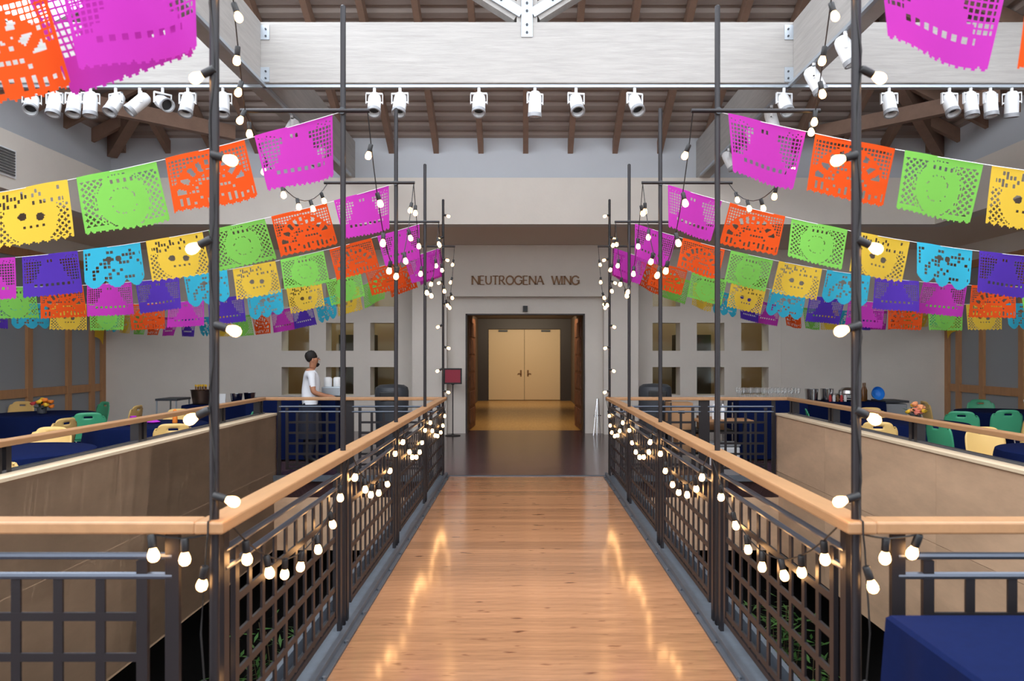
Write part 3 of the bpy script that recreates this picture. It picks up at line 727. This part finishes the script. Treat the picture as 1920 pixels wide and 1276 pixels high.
def round_table(x, y, label, flower=None, r=.76):
    t = thing('round_table', label, 'table', (x, y, 0), R.uniform(0, 1), 'round tables under navy cloths')
    m = MB(); n = 72
    prof = [(0, .752), (r*.5, .752), (r-.01, .752), (r, .746), (r+.012, .70), (r+.03, .45), (r+.05, .12)]
    for k, (rr, z) in enumerate(prof):
        for i in range(n):
            a = 2*PI*i/n; f = max(0, (.70-z)/.6) if k > 3 else 0
            q = rr+f*.045*math.sin(a*11)+f*.02*math.sin(a*7+1)
            m.v.append((q*math.cos(a), q*math.sin(a), z))
    for k in range(len(prof)-1):
        for i in range(n): m.f.append((k*n+i, k*n+(i+1) % n, (k+1)*n+(i+1) % n, (k+1)*n+i)[::-1]); m.mi.append(0)
    m.obj('tablecloth', M_navy, t, True)
    MB().lathe([(.28, 0), (.28, .02), (.05, .05), (.04, .72), (.3, .735)], 20).obj('pedestal', M_dgrey, t, True)
def flowers(x, y, z, label, cols):
    t = thing('flower_arrangement', label, 'flowers', (x, y, z))
    MB().lathe([(.05, 0), (.065, .01), (.07, .09), (.06, .11)], 14).obj('vase', M_dgrey, t, True)
    rr = random.Random(int(x*100))
    for k in range(16):
        a = rr.uniform(0, 6.28); q = rr.uniform(.0, .15); h = .15+rr.uniform(0, .11)-q*.25
        prof = [(0, -.03), (.03, -.025), (.045, 0), (.042, .018), (.02, .022), (.012, .012), (0, .014)]
        o = MB().lathe(prof, 9).obj('blossom', cols[k % len(cols)], t, True); o.location = (q*math.cos(a), q*math.sin(a), h); o.rotation_euler = (rr.uniform(-.5, .5), rr.uniform(-.5, .5), 0)
    m = MB()
    for k in range(26):
        a = rr.uniform(0, 6.28); q = rr.uniform(.04, .17); h = .12+rr.uniform(-.03, .08); c = Vector((q*math.cos(a), q*math.sin(a), h)); d = Vector((math.cos(a), math.sin(a), .3))*.06; sd = Vector((-math.sin(a), math.cos(a), 0))*.02
        m.add([c-d, c+sd, c+d, c-sd], [(0, 1, 2, 3)])
    o = m.obj('leaves', M_leaf, t); o['kind'] = 'stuff'
TL = [(-7.75, 12.3, 'by the timber wall'), (-5.15, 10.45, 'with purple napkins, beside the parapet'), (-5.1, 7.55, 'by the near part of parapet')]
TR = [(5.35, 10.75, 'with peach flowers, beside the parapet'), (8.0, 12.8, 'by the timber wall'), (5.45, 7.5, 'by the near part of parapet')]
for (x, y, l) in TL: round_table(x, y, 'round table under navy cloth %s, red sign side' % l)
for (x, y, l) in TR: round_table(x, y, 'round table under navy cloth %s, chrome easel side' % l)
flowers(-7.72, 12.25, .753, 'orange and red flower centrepiece on the table by the timber wall', [M_orangefl, M_yellowfl, M_redfl, M_orangefl])
flowers(5.5, 10.85, .753, 'peach and yellow flower centrepiece on the table beside the parapet', [mat('flower_peach', (240, 160, 110), .7), M_yellowfl, mat('flower_pink', (230, 130, 110), .7)])
flowers(8.55, 12.9, .753, 'pale yellow flower centrepiece on table by timber wall, chrome easel side', [M_yellowfl, M_white])
for q, (dx, dy) in enumerate(((-.15, .1), (.12, .12), (.0, -.2))):
    m = MB(); m.lathe([(0, .0), (.07, .004), (.09, .02), (.03, .05), (.045, .10), (0, .07)], 9)
    o = m.obj('folded_napkin', M_purplefl, None, True); o.location = (-5.15+dx-.1, 10.45+dy, .753)
    tag(o, 'purple folded napkin on the navy table beside the parapet', 'napkin', 'purple napkins')
o = MB().lathe([(.03, 0), (.035, .01), (.03, .10), (.012, .13), (.03, .17), (.0, .2)], 12).obj('table_candle', M_orangefl, None, True); o.location = (-4.85, 10.6, .753); tag(o, 'small orange bud vase on the napkin table', 'vase')
W_ = 'red sign side'; E_ = 'chrome easel side'
for px, d, c, f, l in [
    (22, 13.45, 'yellow', PI, 'yellow moulded chair behind the flower table, seat facing the bridge'), (142, 13.1, 'green', 2.5, 'green moulded chair behind the flower table near the corner post'),
    (166, 11.35, 'green', .5, 'green moulded chair with its slotted back to the bridge, at flower table'), (88, 10.2, 'yellow', 1.4, 'yellow moulded chair seen side on between two navy tables'),
    (66, 8.45, 'yellow', PI+.1, 'yellow moulded chair facing the near navy table by the parapet'), (40, 6.7, 'yellow', -.2, 'yellow moulded chair tucked to near navy table, slotted back to bridge'),
    (197, 12.6, 'yellow', 1.6, 'yellow moulded chair side on beside the timber corner post'), (318, 11.5, 'yellow', PI, 'yellow moulded chair behind the napkin table'),
    (331, 9.6, 'yellow', .3, 'yellow moulded chair in front of the napkin table, back to bridge'), (418, 11.1, 'green', 1.9, 'green moulded chair at the bar side of the napkin table'), (4, 11.2, 'yellow', -1.2, 'yellow moulded chair at the wall side of the flower table')]:
    chair(px, d, c, f, l+', '+W_)
for px, d, c, f, l in [
    (1550, 11.75, 'green', -1.9, 'green moulded chair at bar side of the peach flower table'), (1648, 11.85, 'yellow', PI, 'yellow moulded chair behind the peach flower table'),
    (1640, 9.85, 'yellow', -.3, 'yellow moulded chair before the peach flower table, back to bridge'), (1806, 11.6, 'green', -.6, 'green moulded chair with back to bridge, at table by timber wall'),
    (1845, 14.0, 'green', 2.8, 'green moulded chair behind the table by the timber wall'), (1872, 11.95, 'green', -.1, 'green moulded chair nearest the parapet at table by timber wall'),
    (1785, 13.6, 'yellow', -1.7, 'yellow moulded chair side on by the timber corner post'), (1762, 10.0, 'green', -1.4, 'green moulded chair at wall side of the peach flower table'),
    (1893, 8.45, 'yellow', PI, 'yellow moulded chair facing the near navy table by the parapet'), (1900, 10.4, 'yellow', 1.5, 'yellow moulded chair side on between two navy tables'), (1912, 6.65, 'yellow', .2, 'yellow moulded chair tucked to near navy table, back to bridge')]:
    chair(px, d, c, f, l+', '+E_)
def cloth_table(name, x0, x1, y0, y1, z, label, m=M_navy, drop=.03):
    t = thing(name, label, 'table', ((x0+x1)/2, (y0+y1)/2, 0)); hx, hy = (x1-x0)/2, (y1-y0)/2
    b = MB(); n = 24; ring = []
    per = [(-hx+2*hx*i/n, -hy) for i in range(n)]+[(hx, -hy+2*hy*i/n) for i in range(n)]+[(hx-2*hx*i/n, hy) for i in range(n)]+[(-hx, hy-2*hy*i/n) for i in range(n)]
    N = len(per)
    for k, (zz, f) in enumerate(((z, 0), (z-.012, .012), (z*.55, .02), (drop, .035))):
        for i, (px_, py_) in enumerate(per):
            q = f+(.018*math.sin(i*.9)*k/3 if k > 1 else 0); l = math.hypot(px_/hx, py_/hy)
            b.v.append((px_+(q if px_ >= hx-.001 else -q if px_ <= -hx+.001 else 0), py_+(q if py_ >= hy-.001 else -q if py_ <= -hy+.001 else 0), zz))
    for k in range(3):
        for i in range(N): b.f.append((k*N+i, (k+1)*N+i, (k+1)*N+(i+1) % N, k*N+(i+1) % N)); b.mi.append(0)
    b.f.append(tuple(range(N))); b.mi.append(0)
    b.obj('tablecloth', m, t, True)
    for sx in (-1, 1):
        for sy in (-1, 1): MB().tube([(sx*(hx-.08), sy*(hy-.08), 0), (sx*(hx-.08), sy*(hy-.08), z-.03)], .016, 8).obj('leg', M_dgrey, t)
    MB().box(-hx+.01, hx-.01, -hy+.01, hy-.01, z-.035, z-.006).obj('table_top', M_dgrey, t)
    return t
cloth_table('buffet_table', 1.21, 3.2, 1.75, 2.62, .81, 'long table under royal navy cloth against the near railing')
cloth_table('bar_table', -4.45, -3.05, 12.25, 12.95, .98, 'tall navy draped bar table beside the man in white shirt')
cloth_table('bar_table', 3.42, 4.5, 12.3, 12.95, .98, 'tall navy draped bar table set with rows of glasses')
cloth_table('drinks_table', -6.35, -5.15, 14.2, 14.9, .76, 'navy draped table holding the bottle tub and ice buckets')
cloth_table('drinks_table', 5.25, 6.65, 14.2, 14.9, .82, 'navy draped table holding chafing pans and blue bowl')
# items
def lathe_thing(name, prof, m, loc, label, cat_, group=None, n=20):
    o = MB().lathe(prof, n).obj(name, m, None, True); o.location = loc; return tag(o, label, cat_, group)
tub = [(.0, .004), (.15, 0), (.17, .01), (.21, .26), (.225, .27), (.2, .265), (.165, .03), (0, .03)]
lathe_thing('beverage_tub', tub, M_copper, (-6.1, 14.5, .765), 'dark metal tub crowded with bottles on navy table', 'tub')
for k in range(11):
    a = (k-1)*2*PI/5+(PI/5 if k > 5 else 0); q = 0 if k == 0 else (.068 if k < 6 else .128)
    t = thing('bottle', 'amber bottle with gold cap standing in the dark metal tub', 'bottle', (-6.1+q*math.cos(a), 14.5+q*math.sin(a), .80), 0, 'bottles in the tub')
    MB().lathe([(.028, 0), (.03, .01), (.03, .17), (.012, .24), (.012, .295)], 10).obj('glass_body', M_bottle, t, True); MB().lathe([(.015, .295), (.015, .33), (0, .332)], 10).obj('cap', M_yellowfl, t)
pail = [(0, .004), (.075, 0), (.085, .01), (.11, .20), (.115, .205), (.10, .2), (.07, .02), (0, .02)]
for k, (x, y) in enumerate(((-5.42, 14.4), (-5.28, 14.7))): lathe_thing('ice_bucket', pail, M_chrome, (x, y, .765), 'shiny steel ice bucket beside the white menu card', 'bucket', 'steel ice buckets')
o = MB().box(-.07, .07, -.01, .01, 0, .2).obj('menu_card', M_white); o.location = (-5.68, 14.35, .765); o.rotation_euler = (-.15, 0, 0); tag(o, 'white menu card standing between tub and ice buckets', 'card')
t = thing('utility_cart', 'grey utility cart standing beside the bottle tub table', 'cart', (-6.65, 14.5, 0)); MB().box(-.2, .2, -.3, .3, .84, .88).obj('top_shelf', M_dgrey, t); MB().box(-.2, .2, -.3, .3, .2, .23).obj('bottom_shelf', M_dgrey, t)
for sx in (-1, 1):
    for sy in (-1, 1): MB().tube([(sx*.18, sy*.28, 0), (sx*.18, sy*.28, .84)], .015, 7).obj('leg', M_gunplate, t)
pan = [(0, 0), (.16, 0), (.18, .02), (.19, .16), (.2, .165), (.0, .168)]
for k, (x, y) in enumerate(((5.45, 14.5), (5.78, 14.6))):
    lathe_thing('stock_pot', [(0, 0), (.10, 0), (.11, .01), (.12, .22), (.13, .225), (.11, .22), (.1, .02), (0, .02)], M_chrome, (x-.05, y, .825), ('steel pail at the outer end of chafing table' if k == 0 else 'steel pail next to the chafing dish'), 'pail', 'steel pails')
t = thing('chafing_dish', 'long steel chafing dish with lid on navy table', 'chafing dish', (6.08, 14.5, .825)); MB().box(-.2, .2, -.15, .15, .04, .14).obj('pan', M_chrome, t, bevel=.02); MB().lathe([(.17, .14), (.16, .2), (.1, .25), (0, .26)], 20).obj('lid', M_chrome, t, True)
for sx in (-1, 1):
    for sy in (-1, 1): MB().tube([(sx*.17, sy*.12, 0), (sx*.17, sy*.12, .05)], .01, 6).obj('foot', M_chrome, t)
for k in range(5): lathe_thing('condiment_jar', [(0, 0), (.025, 0), (.028, .08), (.02, .1), (.02, .12), (0, .12)], [M_redfl, M_white, M_bottle][k % 3], (5.66+k*.07, 14.27, .825), 'small condiment jar in front of the steel pails', 'jar', 'condiment jars', 10)
for k in range(3): lathe_thing('bottle', [(0, 0), (.038, 0), (.04, .01), (.04, .2), (.014, .27), (.014, .34), (0, .34)], M_bottle, (6.33+.08*(k % 2), 14.4+.1*k, .825), 'dark wine bottle beside the blue bowl', 'bottle', 'wine bottles', 12)
bl = lathe_thing('plastic_bowl', [(0, 0), (.06, 0), (.13, .06), (.165, .15), (.17, .15), (.13, .05), (0, .012)], M_blue, (6.53, 14.35, .955), 'bright blue plastic bowl tipped on its side', 'bowl'); bl.rotation_euler = (1.35, 0, .1); bl.scale = (.75, .75, .75)
t = thing('serving_cart', 'grey serving cart at the end of chafing table', 'cart', (6.9, 14.55, 0)); MB().box(-.22, .22, -.3, .3, .80, .84).obj('top_shelf', M_dgrey, t); MB().box(-.2, .2, -.28, .28, .25, .78).obj('body', M_panel, t, bevel=.02)
for sx in (-1, 1):
    for sy in (-1, 1): MB().tube([(sx*.18, sy*.26, 0), (sx*.18, sy*.26, .26)], .02, 7).obj('leg', M_dgrey, t)
gl = MB().lathe([(.032, 0), (.03, .004), (.005, .008), (.005, .07), (.03, .10), (.036, .14), (.032, .17)], 12).mesh('wine_glass', M_glass, True)
for a in range(9):
    for b in range(4):
        o = link('wine_glass', gl, None, (3.52+a*.11, 12.4+b*.13, .983)); tag(o, 'clear stemmed glass standing in rows on the tall navy table', 'glass', 'rows of wine glasses')
# espresso-like dispenser on bar
t = thing('drink_dispenser', 'grey twin-tank drink dispenser on the tall bar table', 'dispenser', (-3.12, 12.40, .982))
MB().box(-.16, .16, -.14, .14, 0, .05).obj('base', M_black, t, bevel=.01); MB().box(-.15, .15, -.12, .12, .05, .2).obj('body', M_gunplate, t, bevel=.015)
for s in (-1, 1): MB().lathe([(.06, .2), (.065, .21), (.065, .33), (.05, .35), (0, .355)], 16, (.075*s, 0, 0)).obj('tank', M_white, t, True)
for k, (dx, dy) in enumerate(((-.06, 0), (.26, .12), (.58, .12))): lathe_thing('serving_tray', [(0, 0), (.12, 0), (.15, .02), (.155, .022), (.12, .008), (0, .008)], M_gunplate, (-4.2+dx, 12.5+dy, .985), 'round steel tray lying on the bar table behind the man', 'tray', 'steel trays')
# bins
def bin_(x, y, label):
    t = thing('litter_bin', label, 'bin', (x, y, 0), 0, 'domed litter bins')
    MB().lathe([(.24, 0), (.25, .01), (.265, .8), (.275, .83), (.275, .87), (.25, .87)], 28).obj('body', M_dgrey, t, True)
    m = MB().lathe([(.27, .87), (.275, .93), (.275, 1.10), (.26, 1.16), (.20, 1.2), (0, 1.215)], 28); m.obj('hood', M_dgrey, t, True)
    MB().box(-.15, .15, -.285, -.25, .95, 1.10).obj('flap', M_black, t, bevel=.02)
bin_(-2.2, 12.6, 'charcoal domed litter bin near the red sign'); bin_(2.17, 12.9, 'charcoal domed litter bin behind the cardboard boxes')
# boxes, bucket, work table behind the rail
def carton(x, y, z, sx, sy, sz, label):
    t = thing('cardboard_box', label, 'box', (x, y, z)); MB().box(-sx/2, sx/2, -sy/2, sy/2, 0, sz).obj('carton', M_card, t)
    MB().box(-sx/2, sx/2, -.025, .025, sz, sz+.002).obj('tape', mat('tape_tan', (196, 166, 120), .4), t); MB().box(-.05, .05, -sy/2-.002, -sy/2, sz*.6, sz*.72).obj('hand_hole', M_dark, t)
t = thing('stock_cart', 'black wire stock cart piled with boxes by the far railing', 'cart', (2.75, 12.3, 0))
for z in (.15, .5): MB().box(-.5, .5, -.3, .3, z-.015, z+.015).obj('shelf', M_black, t)
for sx in (-1, 1):
    for sy in (-1, 1): MB().tube([(sx*.48, sy*.28, 0), (sx*.48, sy*.28, .95)], .014, 7).obj('upright', M_chrome, t)
carton(2.45, 12.3, .515, .36, .4, .42, 'tall cardboard box on the wire stock cart'); carton(2.95, 12.25, .515, .38, .36, .2, 'low cardboard box on the wire stock cart'); carton(2.6, 12.3, .165, .4, .4, .28, 'cardboard box on bottom shelf of stock cart')
lathe_thing('plastic_bucket', [(0, 0), (.11, 0), (.12, .01), (.145, .3), (.15, .305), (.13, .3), (0, .29)], M_white, (2.98, 12.25, .717), 'white plastic bucket standing on the low cardboard box', 'bucket')
t = thing('work_table', 'wooden topped work table with white cooler under it', 'table', (3.0, 11.75, 0)); MB().box(-.42, .42, -.22, .22, .68, .71).obj('table_top', M_frame, t, bevel=.004)
for sx in (-1, 1):
    for sy in (-1, 1): MB().tube([(sx*.38, sy*.18, 0), (sx*.38, sy*.18, .68)], .016, 7).obj('leg', M_dgrey, t)
t = thing('cooler_box', 'white cooler box on the floor under the work table', 'cooler', (2.95, 11.75, 0)); MB().box(-.28, .28, -.16, .16, 0, .3).obj('body', M_white, t, bevel=.02); MB().box(-.29, .29, -.17, .17, .305, .36).obj('lid', M_panel, t, bevel=.02)
for k in range(3): lathe_thing('water_bottle', [(0, 0), (.035, 0), (.037, .15), (.015, .2), (.015, .23), (0, .23)], M_white, (2.75+k*.13, 11.75, .711), 'white bottle standing on the wooden work table', 'bottle', 'white bottles on work table', 12)
# red sign on stand
t = thing('sign_stand', 'red framed notice on a thin black stand by the doorway', 'sign', P(849, 0, 16.05).xy.to_3d())
MB().lathe([(.16, 0), (.16, .015), (.03, .03), (.012, .05), (.012, 1.06), (.03, 1.07), (.03, 1.09), (0, 1.09)], 20).obj('stand', M_black, t, True)
f = MB(); f.box(-.19, .19, -.015, .015, 1.08, 1.11); f.box(-.19, .19, -.015, .015, 1.38, 1.41); f.box(-.19, -.16, -.015, .015, 1.11, 1.38); f.box(.16, .19, -.015, .015, 1.11, 1.38)
f.obj('frame', M_black, t); MB().box(-.16, .16, -.008, .008, 1.11, 1.38).obj('notice', M_red, t)
# folded chrome easel
t = thing('folding_easel', 'folded chrome easel leaning beside the doorway jamb', 'easel', (1.50, 16.1, 0))
for dx, tx in ((-.07, .02), (.0, .03), (.07, .05)): MB().tube([(dx, 0, 0), (tx, .17, .76)], .011, 7).obj('leg', M_chrome, t)
MB().box(-.06, .1, .09, .12, .4, .42).obj('tray', M_chrome, t)

# ------------------------------------------------------------------ planting in the well
lf = random.Random(3)
def shrub(x, y, top, label):
    t = thing('leafy_shrub', label, 'shrub', (x, y, -3.6), 0, 'shrubs growing up from the lower level')
    m = MB(); st = MB()
    for q in range(9):
        a = lf.uniform(0, 6.28); r0 = lf.uniform(0, .2); h = (top+3.6)*lf.uniform(.72, 1.0); lx, ly = lf.uniform(-.35, .35), lf.uniform(-.35, .35)
        st.tube([(r0*math.cos(a), r0*math.sin(a), 0), (lx, ly, h)], [.014, .005], 5)
        for k in range(46):
            v = lf.uniform(.45, 1.0); c = Vector((r0*math.cos(a)*(1-v)+lx*v, r0*math.sin(a)*(1-v)+ly*v, h*v))+Vector((lf.gauss(0, .14), lf.gauss(0, .14), lf.gauss(0, .06)))
            b = lf.uniform(0, 6.28); d = Vector((math.cos(b), math.sin(b), lf.uniform(-.6, .3)))*.085; sd = Vector((-math.sin(b), math.cos(b), lf.uniform(-.3, .3)))*.02
            m.add([c-d, c+sd, c+d, c-sd], [(0, 1, 2, 3)])
    o = m.obj('foliage', M_leaf, t); o['kind'] = 'stuff'; st.obj('stems', M_stem, t)
for k, (x, y, top) in enumerate(((-2.7, 8.7, -1.25), (-1.9, 7.9, -1.4), (-3.0, 7.4, -1.5), (-2.2, 6.6, -1.6), (3.0, 9.3, -1.2), (2.3, 8.6, -1.3), (3.0, 7.9, -1.35), (2.3, 7.2, -1.5), (3.0, 6.6, -1.6), (2.2, 5.9, -1.7))):
    shrub(x, y, top, 'leafy green shrub below the bridge, %s from entrance end of the well, %s' % (ORD[k+1 if k < 4 else k-3], SIDE[-1 if x < 0 else 1]))

# ------------------------------------------------------------------ man
def man(x, y):
    me = bpy.data.meshes.new('body'); V = []; E = []; RD = []
    def v(p, r, par=None):
        V.append(p); RD.append(r)
        if par is not None: E.append((par, len(V)-1))
        return len(V)-1
    # faces +x
    pel = v((0, 0, .95), (.15, .125)); ab = v((.0, 0, 1.10), (.15, .12), pel); ch = v((.02, 0, 1.28), (.165, .125), ab); up = v((.015, 0, 1.40), (.13, .10), ch); nk = v((.03, 0, 1.475), (.055, .055), up); hd0 = v((.05, 0, 1.53), (.06, .06), nk)
    hd1 = v((.06, 0, 1.60), (.098, .08), hd0); hd2 = v((.05, 0, 1.66), (.092, .078), hd1)
    for s in (-1, 1):
        hp = v((0, .09*s, .88), (.10, .10), pel); kn = v((.03 if s < 0 else -.03, .10*s, .48), (.065, .065), hp); an = v((-.01 if s < 0 else -.06, .10*s, .09), (.045, .045), kn); ft = v((.12 if s < 0 else .07, .11*s, .035), (.04, .035), an)
        sh = v((.01, .18*s, 1.39), (.062, .062), up); el = v((.03, .235*s, 1.12), (.046, .046), sh); wr = v((.25, .19*s, 1.045), (.032, .032), el); hnd = v((.32, .17*s, 1.04), (.036, .022), wr)
        for q in range(4): 
            f1 = v((.37, (.17+.022*(q-1.5))*s, 1.035), (.010, .010), hnd); v((.405, (.17+.022*(q-1.5))*s, 1.015), (.008, .008), f1)
        th = v((.34, (.17-.045)*s, 1.05), (.011, .011), hnd); v((.365, (.17-.055)*s, 1.045), (.009, .009), th)
    me.from_pydata(V, E, []); o = bpy.data.objects.new('body', me); COL.objects.link(o)
    sk_ = o.modifiers.new('skin', 'SKIN'); 
    if not me.skin_vertices: 
        bm = bmesh.new(); bm.from_mesh(me); bm.verts.layers.skin.verify(); bm.to_mesh(me); bm.free()
    for i, r in enumerate(RD): me.skin_vertices[0].data[i].radius = r; me.skin_vertices[0].data[i].use_root = (i == 0)
    sb = o.modifiers.new('sub', 'SUBSURF'); sb.levels = 2; sb.render_levels = 2
    dg = bpy.context.evaluated_depsgraph_get(); m2 = bpy.data.meshes.new_from_object(o.evaluated_get(dg)); bpy.data.objects.remove(o)
    for m in (M_skin, M_shirt, M_trouser, M_black): m2.materials.append(m)
    for p in m2.polygons:
        c = p.center; p.use_smooth = True
        if c.z < .10: k = 3
        elif c.z < .93 and abs(c.x) < .2: k = 2
        elif c.z > 1.455 or c.x > .2: k = 0
        elif abs(c.y) > .165 and c.z < 1.215 and c.z > .95: k = 0
        else: k = 1
        p.material_index = k
    root = thing('person', 'bearded man in white T-shirt and dark apron standing at the bar table', 'person', (x, y, 0), .35)
    link('body', m2, root)
    h = MB(); h.lathe([(.0, .088), (.05, .078), (.082, .045), (.092, .0), (.086, -.05), (.06, -.085)], 18, (0, 0, 0)); o = h.obj('hair', M_hair, root, True); o.scale = (1.0, .93, 1); o.location = (.012, 0, 1.674); o.rotation_euler = (0, -.5, 0)
    b = MB(); b.lathe([(0, -.05), (.028, -.045), (.045, -.02), (.05, .01), (.03, .02)], 14, (0, 0, 0)); o = b.obj('beard', M_hair, root, True); o.location = (.098, 0, 1.553); o.rotation_euler = (0, .3, 0)
    n_ = MB().add([(.13, -.014, 1.612), (.13, .014, 1.612), (.162, 0, 1.606), (.135, 0, 1.655)], [(0, 1, 2), (0, 2, 3), (2, 1, 3)]); n_.obj('nose', M_skin, root)
    for s in (-1, 1):
        MB().lathe([(0, -.007), (.009, 0), (0, .007)], 8, (.131, .032*s, 1.642)).obj('eye', M_black, root, True)
        MB().lathe([(0, -.03), (.014, -.02), (.018, .01), (.008, .03), (0, .032)], 10, (.04, .083*s, 1.61)).obj('ear', M_skin, root, True)
    MB().box(.146, .152, -.022, .022, 1.583, 1.59).obj('mouth', mat('lip', (140, 80, 70), .6), root)
    a = MB(); n = 18
    for z, rx, ry in ((.40, .19, .20), (.93, .165, .19)):
        for i in range(n): a.v.append((rx*math.cos(2*PI*i/n), ry*math.sin(2*PI*i/n), z))
    for i in range(n): a.f.append((i, (i+1) % n, n+(i+1) % n, n+i)); a.mi.append(0)
    a.obj('apron', M_trouser, root, True)
man(-3.36, 11.94)
